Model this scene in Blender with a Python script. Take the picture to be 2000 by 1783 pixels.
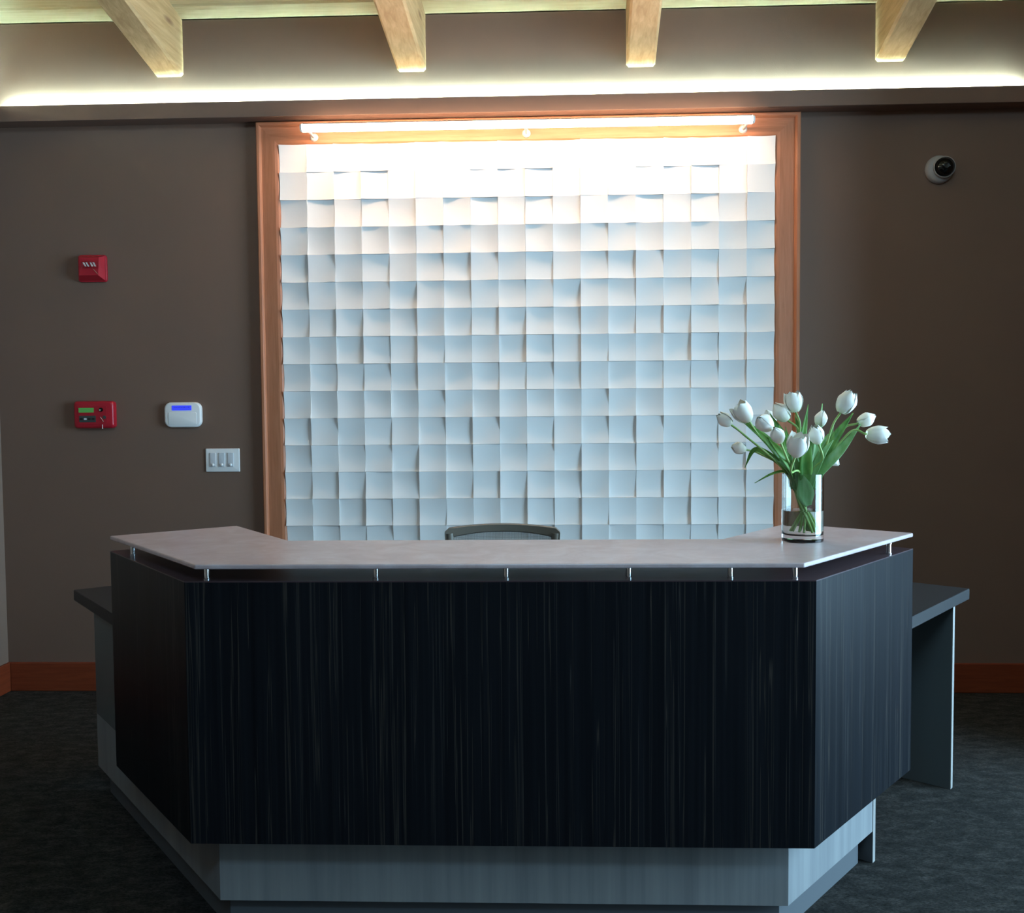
import bpy, bmesh, math, random
from mathutils import Vector, Matrix, Quaternion

random.seed(7)
for o in list(bpy.data.objects):
    bpy.data.objects.remove(o)
SC = bpy.context.scene
COL = SC.collection

# ------------------------------------------------------------------ camera
CAM = Vector((0.135, -4.9914, 1.485))
YAW, PITCH, ROLL, FPX = -0.0361, 0.0493, -0.0084, 1875.6


def cam_to_world(v):
    x, y, z = v                       # right, forward, up (after roll)
    c, s = math.cos(PITCH), math.sin(PITCH)
    y, z = c * y + s * z, -s * y + c * z
    c, s = math.cos(YAW), math.sin(YAW)
    x, y = c * x + s * y, -s * x + c * y
    return Vector((x, y, z))


cr, sr = math.cos(ROLL), math.sin(ROLL)
right = cam_to_world((cr, 0, sr))
up = cam_to_world((-sr, 0, cr))
fwd = cam_to_world((0, 1, 0))
cd = bpy.data.cameras.new('camera')
cam = bpy.data.objects.new('camera', cd)
COL.objects.link(cam)
cam.matrix_world = Matrix((
    (right.x, up.x, -fwd.x, CAM.x), (right.y, up.y, -fwd.y, CAM.y),
    (right.z, up.z, -fwd.z, CAM.z), (0, 0, 0, 1)))
cd.sensor_fit = 'HORIZONTAL'
cd.sensor_width = 36.0
cd.lens = FPX / 2000.0 * 36.0
cd.clip_start = 0.05
SC.camera = cam

# ------------------------------------------------------------------ world, exposure
W = bpy.data.worlds.new('daylight')
SC.world = W
W.use_nodes = True
bg = W.node_tree.nodes['Background']
bg.inputs['Color'].default_value = (0.45, 0.75, 1.0, 1)
bg.inputs['Strength'].default_value = 20.0
SC.view_settings.view_transform = 'Standard'
SC.view_settings.look = 'None'
SC.view_settings.exposure = 0.0
SC.view_settings.gamma = 1.0
SC.view_settings.use_curve_mapping = False
SC.cycles.use_denoising = True
SC.cycles.max_bounces = 10
SC.cycles.transparent_max_bounces = 16

# two glazed openings: a tall window in the far right wall, an added clerestory high in the front wall to brighten the back wall
RX, RX2, STUB = 2.63, 4.60, -1.08      # right-hand wall stub, outer right wall, where the stub ends
FY = -6.3
WIN_Y0, WIN_Y1, WIN_Z0, WIN_Z1 = -4.2, -1.0, 0.10, 3.30
CLX0, CLX1, CLZ0, CLZ1 = -0.95, 0.95, 3.85, 4.80


def portal(name, loc, rot, sx, sy):
    pl = bpy.data.lights.new(name, 'AREA')
    pl.shape = 'RECTANGLE'
    pl.size, pl.size_y = sx, sy
    pl.cycles.is_portal = True
    o = bpy.data.objects.new(name, pl)
    COL.objects.link(o)
    o.location, o.rotation_euler = loc, rot


portal('window_portal', (RX2 + 0.16, (WIN_Y0 + WIN_Y1) / 2, (WIN_Z0 + WIN_Z1) / 2), (0, math.radians(90), 0), WIN_Z1 - WIN_Z0, WIN_Y1 - WIN_Y0)
portal('added_clerestory_portal', ((CLX0 + CLX1) / 2, FY - 0.14, (CLZ0 + CLZ1) / 2), (math.radians(90), 0, 0), CLX1 - CLX0, CLZ1 - CLZ0)

COVE_L = 1000.0       # cove strip radiance
BAR_L = 52.0        # picture-light tube radiance


# ------------------------------------------------------------------ helpers
class MB:
    def __init__(self):
        self.v = []
        self.f = []

    def add(self, vs, fs):
        n = len(self.v)
        self.v += [tuple(v) for v in vs]
        self.f += [tuple(i + n for i in f) for f in fs]
        return self

    def box(self, x0, x1, y0, y1, z0, z1, bev=0.0, seg=2):
        bm = bmesh.new()
        bmesh.ops.create_cube(bm, size=1)
        for v in bm.verts:
            v.co = Vector((x0 if v.co.x < 0 else x1, y0 if v.co.y < 0 else y1, z0 if v.co.z < 0 else z1))
        if bev:
            bmesh.ops.bevel(bm, geom=bm.edges[:], offset=bev, segments=seg, affect='EDGES', profile=0.5)
        return self.bm(bm)

    def bm(self, bm):
        bm.verts.ensure_lookup_table()
        bm.verts.index_update()
        self.add([v.co[:] for v in bm.verts], [[v.index for v in f.verts] for f in bm.faces])
        bm.free()
        return self

    def prism(self, poly, z0, z1, bev=0.0):
        bm = bmesh.new()
        a = sum(poly[i][0] * poly[(i + 1) % len(poly)][1] - poly[(i + 1) % len(poly)][0] * poly[i][1] for i in range(len(poly)))
        if a < 0:
            poly = poly[::-1]
        lo = [bm.verts.new((x, y, z0)) for x, y in poly]
        hi = [bm.verts.new((x, y, z1)) for x, y in poly]
        n = len(poly)
        bm.faces.new(lo[::-1])
        bm.faces.new(hi)
        for i in range(n):
            bm.faces.new((lo[i], lo[(i + 1) % n], hi[(i + 1) % n], hi[i]))
        if bev:
            bmesh.ops.bevel(bm, geom=bm.edges[:], offset=bev, segments=2, affect='EDGES', profile=0.5)
        return self.bm(bm)

    def tube(self, pts, r, n=10, caps=True):
        pts = [Vector(p) for p in pts]
        if not hasattr(r, '__len__'):
            r = [r] * len(pts)
        t0 = (pts[1] - pts[0]).normalized()
        ref = Vector((0, 0, 1)) if abs(t0.z) < 0.9 else Vector((1, 0, 0))
        nrm = t0.cross(ref).normalized()
        vs = []
        for i, p in enumerate(pts):
            t = (pts[min(i + 1, len(pts) - 1)] - pts[max(i - 1, 0)]).normalized()
            nrm = (nrm - t * nrm.dot(t)).normalized()
            b = t.cross(nrm)
            for k in range(n):
                a = 2 * math.pi * k / n
                vs.append(p + (nrm * math.cos(a) + b * math.sin(a)) * r[i])
        fs = []
        for i in range(len(pts) - 1):
            for k in range(n):
                fs.append((i * n + k, i * n + (k + 1) % n, (i + 1) * n + (k + 1) % n, (i + 1) * n + k))
        if caps:
            fs.append(tuple(range(n))[::-1])
            fs.append(tuple((len(pts) - 1) * n + k for k in range(n)))
        return self.add(vs, fs)

    def lathe(self, prof, origin=(0, 0, 0), axis=(0, 0, 1), n=32):
        """prof: list of (radius, height) from start to end; closed with fans where radius is 0"""
        ax = Vector(axis).normalized()
        ref = Vector((1, 0, 0)) if abs(ax.x) < 0.9 else Vector((0, 1, 0))
        e1 = (ref - ax * ref.dot(ax)).normalized()
        e2 = ax.cross(e1)
        og = Vector(origin)
        vs, rows = [], []
        for r, h in prof:
            if r < 1e-7:
                rows.append([len(vs)])
                vs.append(og + ax * h)
            else:
                row = []
                for k in range(n):
                    a = 2 * math.pi * k / n
                    row.append(len(vs))
                    vs.append(og + ax * h + (e1 * math.cos(a) + e2 * math.sin(a)) * r)
                rows.append(row)
        fs = []
        for A, B in zip(rows, rows[1:]):
            for k in range(n):
                k2 = (k + 1) % n
                if len(A) == 1 and len(B) == 1:
                    continue
                if len(A) == 1:
                    fs.append((A[0], B[k2], B[k]))
                elif len(B) == 1:
                    fs.append((A[k], A[k2], B[0]))
                else:
                    fs.append((A[k], A[k2], B[k2], B[k]))
        return self.add(vs, fs)

    def plate(self, cx, cz, w, h, r, y0, y1, bev=0.0, seg=6):
        """rounded rectangle in the XZ plane, from y0 (wall) out to y1 (towards the room, smaller y)"""
        poly = []
        for sx, sz, a0 in ((1, 1, 0), (-1, 1, 90), (-1, -1, 180), (1, -1, 270)):
            for k in range(seg + 1):
                a = math.radians(a0 + 90 * k / seg)
                poly.append((cx + sx * (w / 2 - r) + r * math.cos(a), cz + sz * (h / 2 - r) + r * math.sin(a)))
        rings = [(y0, 0.0)]
        if bev:
            for k in range(4):
                a = math.pi / 2 * k / 3
                rings.append((y1 + bev * (1 - math.sin(a)), bev * (1 - math.cos(a))))
        else:
            rings.append((y1, 0.0))
        vs, n = [], len(poly)
        for y, ins in rings:
            for x, z in poly:
                kx = (w / 2 - ins) / (w / 2)
                kz = (h / 2 - ins) / (h / 2)
                vs.append((cx + (x - cx) * kx, y, cz + (z - cz) * kz))
        fs = []
        for i in range(len(rings) - 1):
            for k in range(n):
                fs.append((i * n + k, i * n + (k + 1) % n, (i + 1) * n + (k + 1) % n, (i + 1) * n + k))
        fs.append(tuple(range(n))[::-1])
        fs.append(tuple((len(rings) - 1) * n + k for k in range(n)))
        return self.add(vs, fs)

    def mesh(self, name, m, smooth=None):
        me = bpy.data.meshes.new(name)
        me.from_pydata(self.v, [], self.f)
        me.materials.append(m)
        bm = bmesh.new()
        bm.from_mesh(me)
        bmesh.ops.recalc_face_normals(bm, faces=bm.faces[:])
        bm.to_mesh(me)
        bm.free()
        if smooth:
            for p in me.polygons:
                p.use_smooth = True
            if smooth != 'all':
                me.set_sharp_from_angle(angle=math.radians(smooth))
        return me

    def build(self, name, m, parent=None, smooth=None, origin=None):
        if parent is not None:
            off = Vector(parent.matrix_world.translation) if parent.get('_o') is None else Vector(parent['_o'])
        else:
            off = Vector(origin) if origin else Vector((0, 0, 0))
        self.v = [(x - off.x, y - off.y, z - off.z) for x, y, z in self.v]
        o = bpy.data.objects.new(name, self.mesh(name, m, smooth))
        COL.objects.link(o)
        if parent is not None:
            o.parent = parent
            o['_o'] = tuple(off)
        else:
            o.location = off
            o['_o'] = tuple(off)
        return o


def tag(o, label, cat, group=None):
    o['label'] = label
    o['category'] = cat
    if group:
        o['group'] = group
    return o


def thing(name, loc, label, cat, group=None):
    o = bpy.data.objects.new(name, None)
    COL.objects.link(o)
    o.location = loc
    o.empty_display_size = 0.05
    o['_o'] = tuple(loc)
    return tag(o, label, cat, group)


def struct(o):
    o['kind'] = 'structure'
    return o


# ------------------------------------------------------------------ materials
def mat(name, col, rough=0.5, metal=0.0, spec=0.5, coat=0.0, trans=0.0, ior=1.45, emit=None, es=0.0, sheen=0.0):
    m = bpy.data.materials.new(name)
    m.use_nodes = True
    b = m.node_tree.nodes['Principled BSDF']
    b.inputs['Base Color'].default_value = (*col, 1)
    b.inputs['Roughness'].default_value = rough
    b.inputs['Metallic'].default_value = metal
    b.inputs['Specular IOR Level'].default_value = spec
    b.inputs['Coat Weight'].default_value = coat
    b.inputs['Transmission Weight'].default_value = trans
    b.inputs['IOR'].default_value = ior
    b.inputs['Sheen Weight'].default_value = sheen
    if emit:
        b.inputs['Emission Color'].default_value = (*emit, 1)
        b.inputs['Emission Strength'].default_value = es
    return m


class NT:
    def __init__(self, m):
        self.m = m
        self.t = m.node_tree
        self.b = self.t.nodes['Principled BSDF']

    def n(self, typ, **kw):
        nd = self.t.nodes.new(typ)
        for k, v in kw.items():
            if k.startswith('i_'):
                nd.inputs[k[2:].replace('_', ' ')].default_value = v
            else:
                setattr(nd, k, v)
        return nd

    def l(self, a, b):
        self.t.links.new(a, b)

    def obj(self, scale=(1, 1, 1), rot=(0, 0, 0)):
        tc = self.n('ShaderNodeTexCoord')
        mp = self.n('ShaderNodeMapping')
        mp.inputs['Scale'].default_value = scale
        mp.inputs['Rotation'].default_value = rot
        self.l(tc.outputs['Object'], mp.inputs['Vector'])
        return mp.outputs['Vector']

    def noise(self, vec, scale, detail=4, rough=0.55, dist=0.0):
        nd = self.n('ShaderNodeTexNoise')
        nd.inputs['Scale'].default_value = scale
        nd.inputs['Detail'].default_value = detail
        nd.inputs['Roughness'].default_value = rough
        nd.inputs['Distortion'].default_value = dist
        self.l(vec, nd.inputs['Vector'])
        return nd.outputs['Fac']

    def ramp(self, fac, stops):
        r = self.n('ShaderNodeValToRGB')
        els = r.color_ramp.elements
        els[0].position, els[0].color = stops[0][0], (*stops[0][1], 1)
        els[1].position, els[1].color = stops[-1][0], (*stops[-1][1], 1)
        for p, c in stops[1:-1]:
            e = els.new(p)
            e.color = (*c, 1)
        self.l(fac, r.inputs['Fac'])
        return r.outputs['Color']

    def mix(self, fac, a, b, typ='MIX'):
        mx = self.n('ShaderNodeMix', data_type='RGBA', blend_type=typ)
        if isinstance(fac, float):
            mx.inputs[0].default_value = fac
        else:
            self.l(fac, mx.inputs[0])
        for sock, val in ((mx.inputs[6], a), (mx.inputs[7], b)):
            if isinstance(val, tuple):
                sock.default_value = (*val, 1)
            else:
                self.l(val, sock)
        return mx.outputs[2]

    def color(self, c):
        self.l(c, self.b.inputs['Base Color'])

    def bump(self, fac, strength, dist=0.01):
        bp = self.n('ShaderNodeBump')
        bp.inputs['Strength'].default_value = strength
        bp.inputs['Distance'].default_value = dist
        self.l(fac, bp.inputs['Height'])
        self.l(bp.outputs['Normal'], self.b.inputs['Normal'])


def paint(name, col, rough=0.55):
    m = mat(name, col, rough, spec=0.25)
    t = NT(m)
    v = t.obj()
    n = t.noise(v, 2.0, 3)
    t.color(t.mix(n, tuple(c * 0.93 for c in col), tuple(c * 1.07 for c in col)))
    t.bump(t.noise(v, 220, 2), 0.12, 0.002)
    return m


M_WALL = paint('taupe_wall_paint', (0.190, 0.112, 0.080))
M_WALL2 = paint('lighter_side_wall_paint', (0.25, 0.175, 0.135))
M_DARKROOM = paint('room_paint', (0.15, 0.11, 0.085))


def wood(name, c_lo, c_hi, axis='x', scale=7.0, rough=0.45, knots=None):
    m = mat(name, c_hi, rough, spec=0.35)
    t = NT(m)
    sc = {'x': (0.6, 9, 9), 'y': (9, 0.6, 9), 'z': (9, 9, 0.6)}[axis]
    v = t.obj(sc)
    n = t.noise(v, scale, 5, 0.6, 0.6)
    c = t.ramp(n, [(0.32, c_lo), (0.5, tuple((a + b) / 2 for a, b in zip(c_lo, c_hi))), (0.68, c_hi)])
    if knots:
        vo = t.n('ShaderNodeTexVoronoi')
        vo.inputs['Scale'].default_value = 1.0
        s2 = {'x': (1.4, 5, 5), 'y': (5, 1.4, 5), 'z': (5, 5, 1.4)}[axis]
        t.l(t.obj(s2), vo.inputs['Vector'])
        k = t.ramp(vo.outputs['Distance'], [(0.05, (1, 1, 1)), (0.12, (0, 0, 0))])
        c = t.mix(k, c, knots)
    t.color(c)
    t.bump(n, 0.12, 0.004)
    return m


M_FIR_V = wood('fir_casing_vertical', (0.40, 0.145, 0.068), (0.50, 0.195, 0.10), 'z')
M_FIR_H = wood('fir_casing_horizontal', (0.40, 0.145, 0.068), (0.50, 0.195, 0.10), 'x')
M_BASEB = wood('fir_baseboard', (0.18, 0.033, 0.012), (0.24, 0.048, 0.017), 'x')
M_BASEB_Y = wood('fir_baseboard_side', (0.18, 0.033, 0.012), (0.24, 0.048, 0.017), 'y')
M_PINE = wood('pine_plank', (0.62, 0.47, 0.25), (0.76, 0.62, 0.37), 'x', 5.0, 0.5, knots=(0.22, 0.12, 0.05))
M_BEAM = wood('fir_beam', (0.52, 0.31, 0.14), (0.72, 0.49, 0.25), 'y', 5.0, 0.5, knots=(0.24, 0.10, 0.05))


def streak_vec(t, hs, vs):
    """vector (horizontal distance along any upright face, height) for vertical grain"""
    tc = t.n('ShaderNodeTexCoord')
    sp = t.n('ShaderNodeSeparateXYZ')
    t.l(tc.outputs['Object'], sp.inputs[0])
    ay = t.n('ShaderNodeMath', operation='MULTIPLY')
    ay.inputs[1].default_value = 0.27
    t.l(sp.outputs['Y'], ay.inputs[0])
    ax = t.n('ShaderNodeMath', operation='ADD')
    t.l(sp.outputs['X'], ax.inputs[0])
    t.l(ay.outputs[0], ax.inputs[1])
    hx = t.n('ShaderNodeMath', operation='MULTIPLY')
    hx.inputs[1].default_value = hs
    t.l(ax.outputs[0], hx.inputs[0])
    vz = t.n('ShaderNodeMath', operation='MULTIPLY')
    vz.inputs[1].default_value = vs
    t.l(sp.outputs['Z'], vz.inputs[0])
    cb = t.n('ShaderNodeCombineXYZ')
    t.l(hx.outputs[0], cb.inputs[0])
    t.l(vz.outputs[0], cb.inputs[1])
    return cb.outputs[0]


def zebra():
    m = mat('dark_zebra_laminate', (0.02, 0.02, 0.02), 0.36, spec=0.11)
    t = NT(m)
    n1 = t.noise(streak_vec(t, 60, 0.5), 1.0, 4, 0.65, 0.12)
    base = t.ramp(n1, [(0.3, (0.005, 0.006, 0.008)), (0.7, (0.011, 0.0125, 0.016))])
    for hs, vs, lo, col in ((95, 0.8, 0.60, (0.041, 0.036, 0.032)), (150, 0.6, 0.63, (0.037, 0.035, 0.034))):
        n2 = t.noise(streak_vec(t, hs, vs), 1.0, 2, 0.5, 0.35)
        ln = t.ramp(n2, [(lo, (0, 0, 0)), (lo + 0.03, (1, 1, 1)), (lo + 0.06, (0, 0, 0))])
        base = t.mix(ln, base, col)
    t.color(base)
    return m


M_ZEBRA = zebra()


def grey_lam():
    m = mat('grey_base_laminate', (0.4, 0.4, 0.4), 0.38, spec=0.35)
    t = NT(m)
    n1 = t.noise(streak_vec(t, 22, 0.8), 1.0, 4, 0.6, 0.1)
    t.color(t.ramp(n1, [(0.3, (0.19, 0.20, 0.21)), (0.7, (0.29, 0.30, 0.30))]))
    return m


M_GREYLAM = grey_lam()
M_KICK = mat('dark_kick_laminate', (0.11, 0.12, 0.13), 0.4, spec=0.35)
M_EDGE = mat('pale_edge_band', (0.30, 0.29, 0.275), 0.5)
M_LEDGE = mat('dark_plum_ledge', (0.066, 0.040, 0.046), 0.28, spec=0.3)
M_WORK = mat('charcoal_worktop_laminate', (0.024, 0.024, 0.026), 0.5, spec=0.3)
M_GABLE = mat('slate_gable_laminate', (0.10, 0.12, 0.125), 0.42, spec=0.35)


def counter():
    m = mat('frosted_glass_top', (0.5, 0.45, 0.46), 0.32, spec=0.6)
    t = NT(m)
    v = t.obj((1, 1, 1))
    n = t.noise(v, 9, 5, 0.65, 0.8)
    c = t.ramp(n, [(0.3, (0.43, 0.325, 0.33)), (0.5, (0.49, 0.39, 0.40)), (0.72, (0.57, 0.49, 0.515))])
    t.color(c)
    t.bump(t.noise(v, 60, 3), 0.08, 0.003)
    return m


M_COUNTER = counter()
M_CHROME = mat('brushed_steel', (0.82, 0.83, 0.85), 0.22, metal=1.0)
M_TILE = mat('white_plaster_tile', (0.80, 0.76, 0.73), 0.55, spec=0.3)
M_BACK = mat('panel_backing', (0.45, 0.45, 0.45), 0.7)
M_RED = mat('red_plastic', (0.42, 0.010, 0.022), 0.28, spec=0.5)
M_WHITE = mat('white_plastic', (0.84, 0.80, 0.77), 0.35)
M_WHITE2 = mat('white_switch_plastic', (0.80, 0.76, 0.73), 0.4)
M_CAMG = mat('grey_camera_housing', (0.34, 0.30, 0.28), 0.5)
M_GREYP = mat('grey_plastic', (0.60, 0.59, 0.60), 0.4)
M_BLACKP = mat('black_plastic', (0.015, 0.013, 0.012), 0.35)
M_BLACKG = mat('black_gloss_dome', (0.006, 0.005, 0.004), 0.08)
M_GREENLCD = mat('green_lcd', (0.07, 0.22, 0.06), 0.3, emit=(0.10, 0.42, 0.08), es=0.22)
M_BLUELCD = mat('blue_lcd', (0.02, 0.03, 0.3), 0.3, emit=(0.045, 0.07, 1.0), es=0.8)
M_BLUETXT = mat('dark_blue_lcd', (0.02, 0.03, 0.4), 0.3, emit=(0.03, 0.04, 0.6), es=0.5)
M_GREYLBL = mat('dark_membrane_keys', (0.05, 0.055, 0.05), 0.35)
M_FOIL = mat('reflector_foil', (0.85, 0.84, 0.82), 0.12, metal=1.0)
M_CLEAR = mat('clear_polycarbonate', (0.95, 0.95, 0.95), 0.03, trans=1.0, ior=1.2)
M_LED = mat('led_strip', (1, 1, 1), 0.5, emit=(0.56, 0.97, 0.97), es=COVE_L)
M_TUBE = mat('light_tube', (1, 1, 1), 0.5, emit=(1.0, 0.73, 0.51), es=BAR_L)
M_NICKEL = mat('warm_nickel', (0.72, 0.62, 0.55), 0.35, metal=0.25)
M_CHAIRF = mat('grey_chair_frame', (0.15, 0.125, 0.098), 0.4)
M_CHAIRP = mat('black_chair_plastic', (0.02, 0.02, 0.02), 0.45)
M_CHAIRC = mat('charcoal_seat_fabric', (0.045, 0.045, 0.048), 0.9, sheen=0.3)


def chair_mesh():
    m = mat('chair_mesh_fabric', (0.21, 0.185, 0.165), 0.8)
    t = NT(m)
    w1 = t.n('ShaderNodeTexWave', bands_direction='X')
    w1.inputs['Scale'].default_value = 90
    w2 = t.n('ShaderNodeTexWave', bands_direction='Z')
    w2.inputs['Scale'].default_value = 90
    v = t.obj()
    t.l(v, w1.inputs['Vector'])
    t.l(v, w2.inputs['Vector'])
    mu = t.n('ShaderNodeMath', operation='MAXIMUM')
    t.l(w1.outputs['Fac'], mu.inputs[0])
    t.l(w2.outputs['Fac'], mu.inputs[1])
    st = t.n('ShaderNodeMath', operation='GREATER_THAN')
    st.inputs[1].default_value = 0.50
    t.l(mu.outputs[0], st.inputs[0])
    t.l(st.outputs[0], t.b.inputs['Alpha'])
    return m


M_CHAIRM = chair_mesh()


def carpet():
    m = mat('charcoal_carpet', (0.02, 0.02, 0.02), 0.95, spec=0.08)
    t = NT(m)
    v = t.obj((0.7, 1.4, 1), (0, 0, math.radians(-14)))
    n1 = t.noise(v, 17, 8, 0.75, 0.3)
    n2 = t.noise(t.obj((0.6, 1.5, 1), (0, 0, math.radians(-14))), 150, 4, 0.75, 0.6)
    c1 = t.ramp(n1, [(0.32, (0.013, 0.013, 0.0125)), (0.5, (0.027, 0.026, 0.024)), (0.7, (0.056, 0.052, 0.048))])
    c2 = t.ramp(n2, [(0.35, (0.45, 0.45, 0.45)), (0.68, (1.7, 1.7, 1.7))])
    t.color(t.mix(1.0, c1, c2, 'MULTIPLY'))
    t.bump(n2, 0.35, 0.004)
    return m


M_CARPET = carpet()
M_VASE = mat('vase_glass', (0.97, 1.0, 0.99), 0.0, trans=1.0, ior=1.47)
M_WATER = mat('water', (0.97, 1.0, 0.98), 0.0, trans=1.0, ior=1.33)


def petal_mat():
    m = mat('white_petal', (0.84, 0.83, 0.76), 0.5, spec=0.25)
    t = NT(m)
    t.b.inputs['Subsurface Weight'].default_value = 0.15
    t.b.inputs['Subsurface Radius'].default_value = (0.006, 0.006, 0.004)
    tc = t.n('ShaderNodeTexCoord')
    sp = t.n('ShaderNodeSeparateXYZ')
    t.l(tc.outputs['Object'], sp.inputs[0])
    n = t.noise(t.obj((160, 160, 8)), 1.0, 2)
    z = t.n('ShaderNodeMath', operation='MULTIPLY')
    z.inputs[1].default_value = 15.0
    t.l(sp.outputs['Z'], z.inputs[0])
    c = t.ramp(z.outputs[0], [(0.0, (0.60, 0.68, 0.36)), (0.22, (0.88, 0.88, 0.76)), (0.5, (0.95, 0.915, 0.845))])
    t.color(t.mix(n, c, (0.93, 0.895, 0.82)))
    return m


M_PETAL = petal_mat()


def leafmat(name, lo, hi):
    m = mat(name, hi, 0.42, spec=0.4)
    t = NT(m)
    n = t.noise(t.obj((40, 40, 6)), 1.0, 3)
    t.color(t.ramp(n, [(0.35, lo), (0.65, hi)]))
    t.b.inputs['Subsurface Weight'].default_value = 0.1
    t.b.inputs['Subsurface Radius'].default_value = (0.002, 0.004, 0.001)
    return m


M_STEM = leafmat('tulip_stem', (0.24, 0.40, 0.10), (0.38, 0.54, 0.20))
M_LEAF = leafmat('tulip_leaf', (0.07, 0.22, 0.04), (0.18, 0.38, 0.08))
M_LEAF2 = leafmat('tulip_leaf_pale', (0.16, 0.36, 0.12), (0.30, 0.52, 0.24))


def pane_mat():
    m = bpy.data.materials.new('window_glass')
    m.use_nodes = True
    t = m.node_tree
    t.nodes.clear()
    out = t.nodes.new('ShaderNodeOutputMaterial')
    mx = t.nodes.new('ShaderNodeMixShader')
    fr = t.nodes.new('ShaderNodeFresnel')
    fr.inputs['IOR'].default_value = 1.25
    tr = t.nodes.new('ShaderNodeBsdfTransparent')
    gl = t.nodes.new('ShaderNodeBsdfGlossy')
    gl.inputs['Roughness'].default_value = 0.02
    t.links.new(fr.outputs[0], mx.inputs[0])
    t.links.new(tr.outputs[0], mx.inputs[1])
    t.links.new(gl.outputs[0], mx.inputs[2])
    t.links.new(mx.outputs[0], out.inputs[0])
    return m


M_PANE = pane_mat()
M_ALU = mat('dark_window_aluminium', (0.08, 0.08, 0.085), 0.4, metal=0.6)

# ------------------------------------------------------------------ the room
LX = -2.757
SLOPE = 0.23
CZ = 3.50


def cz(y):
    return CZ - SLOPE * y


struct(MB().box(LX - 0.12, RX2 + 0.14, FY - 0.12, 0.12, -0.08, 0.0).build('floor', M_CARPET))
struct(MB().box(LX - 0.12, RX2 + 0.14, 0.0, 0.12, 0.0, CZ).build('wall_back', M_WALL))


def side_wall(x0, x1, ya, yb, z0):
    """wall slab between ya>yb with its top following the ceiling"""
    return ([(x0, ya, z0), (x1, ya, z0), (x1, yb, z0), (x0, yb, z0),
             (x0, ya, cz(ya)), (x1, ya, cz(ya)), (x1, yb, cz(yb)), (x0, yb, cz(yb))],
            [(0, 1, 2, 3), (4, 7, 6, 5), (0, 4, 5, 1), (1, 5, 6, 2), (2, 6, 7, 3), (3, 7, 4, 0)])


struct(MB().add(*side_wall(LX - 0.12, LX, 0.0, FY, 0.0)).build('wall_left', M_WALL2))
struct(MB().add(*side_wall(RX, RX + 0.14, 0.0, STUB, 0.0)).build('wall_right', M_WALL))
wr = MB()
wr.add(*side_wall(RX2, RX2 + 0.14, 0.0, WIN_Y1, 0.0))
wr.add(*side_wall(RX2, RX2 + 0.14, WIN_Y0, FY, 0.0))
wr.add(*side_wall(RX2, RX2 + 0.14, WIN_Y1, WIN_Y0, WIN_Z1))
wr.box(RX2, RX2 + 0.14, WIN_Y0, WIN_Y1, 0.0, WIN_Z0)
struct(wr.build('wall_far_right', M_WALL))
struct(MB().box(LX - 0.12, CLX0, FY - 0.12, FY, 0.0, cz(FY)).box(CLX1, RX2 + 0.14, FY - 0.12, FY, 0.0, cz(FY))
       .box(CLX0, CLX1, FY - 0.12, FY, 0.0, CLZ0).box(CLX0, CLX1, FY - 0.12, FY, CLZ1, cz(FY)).build('wall_front', M_DARKROOM))


def window(name, to_xyz, a0, a1, z0, z1):
    """framed window with one mullion; to_xyz(a, d, z) places along-wall a, depth d, height z"""
    def bar(mb, aa, ab, d0, d1, za, zb):
        p, q = to_xyz(aa, d0, za), to_xyz(ab, d1, zb)
        mb.box(min(p[0], q[0]), max(p[0], q[0]), min(p[1], q[1]), max(p[1], q[1]), za, zb)
    mb = MB()
    am = (a0 + a1) / 2
    bar(mb, a0, a0 + 0.06, 0.03, 0.10, z0, z1)
    bar(mb, a1 - 0.06, a1, 0.03, 0.10, z0, z1)
    bar(mb, a0 + 0.06, a1 - 0.06, 0.03, 0.10, z0, z0 + 0.06)
    bar(mb, a0 + 0.06, a1 - 0.06, 0.03, 0.10, z1 - 0.06, z1)
    bar(mb, am - 0.025, am + 0.025, 0.04, 0.09, z0 + 0.06, z1 - 0.06)
    w = struct(mb.build(name, M_ALU))
    for p, q in ((a0 + 0.06, am - 0.025), (am + 0.025, a1 - 0.06)):
        MB().add([to_xyz(p, 0.065, z0 + 0.06), to_xyz(q, 0.065, z0 + 0.06), to_xyz(q, 0.065, z1 - 0.06), to_xyz(p, 0.065, z1 - 0.06)],
                 [(0, 1, 2, 3)]).build('pane', M_PANE, w)


window('window_1', lambda a, d, z: (RX2 + d, a, z), WIN_Y0, WIN_Y1, WIN_Z0, WIN_Z1)
window('added_clerestory', lambda a, d, z: (a, FY - d, z), CLX0, CLX1, CLZ0, CLZ1)  # added opening behind the camera, extra daylight for back wall and tiles

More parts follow.
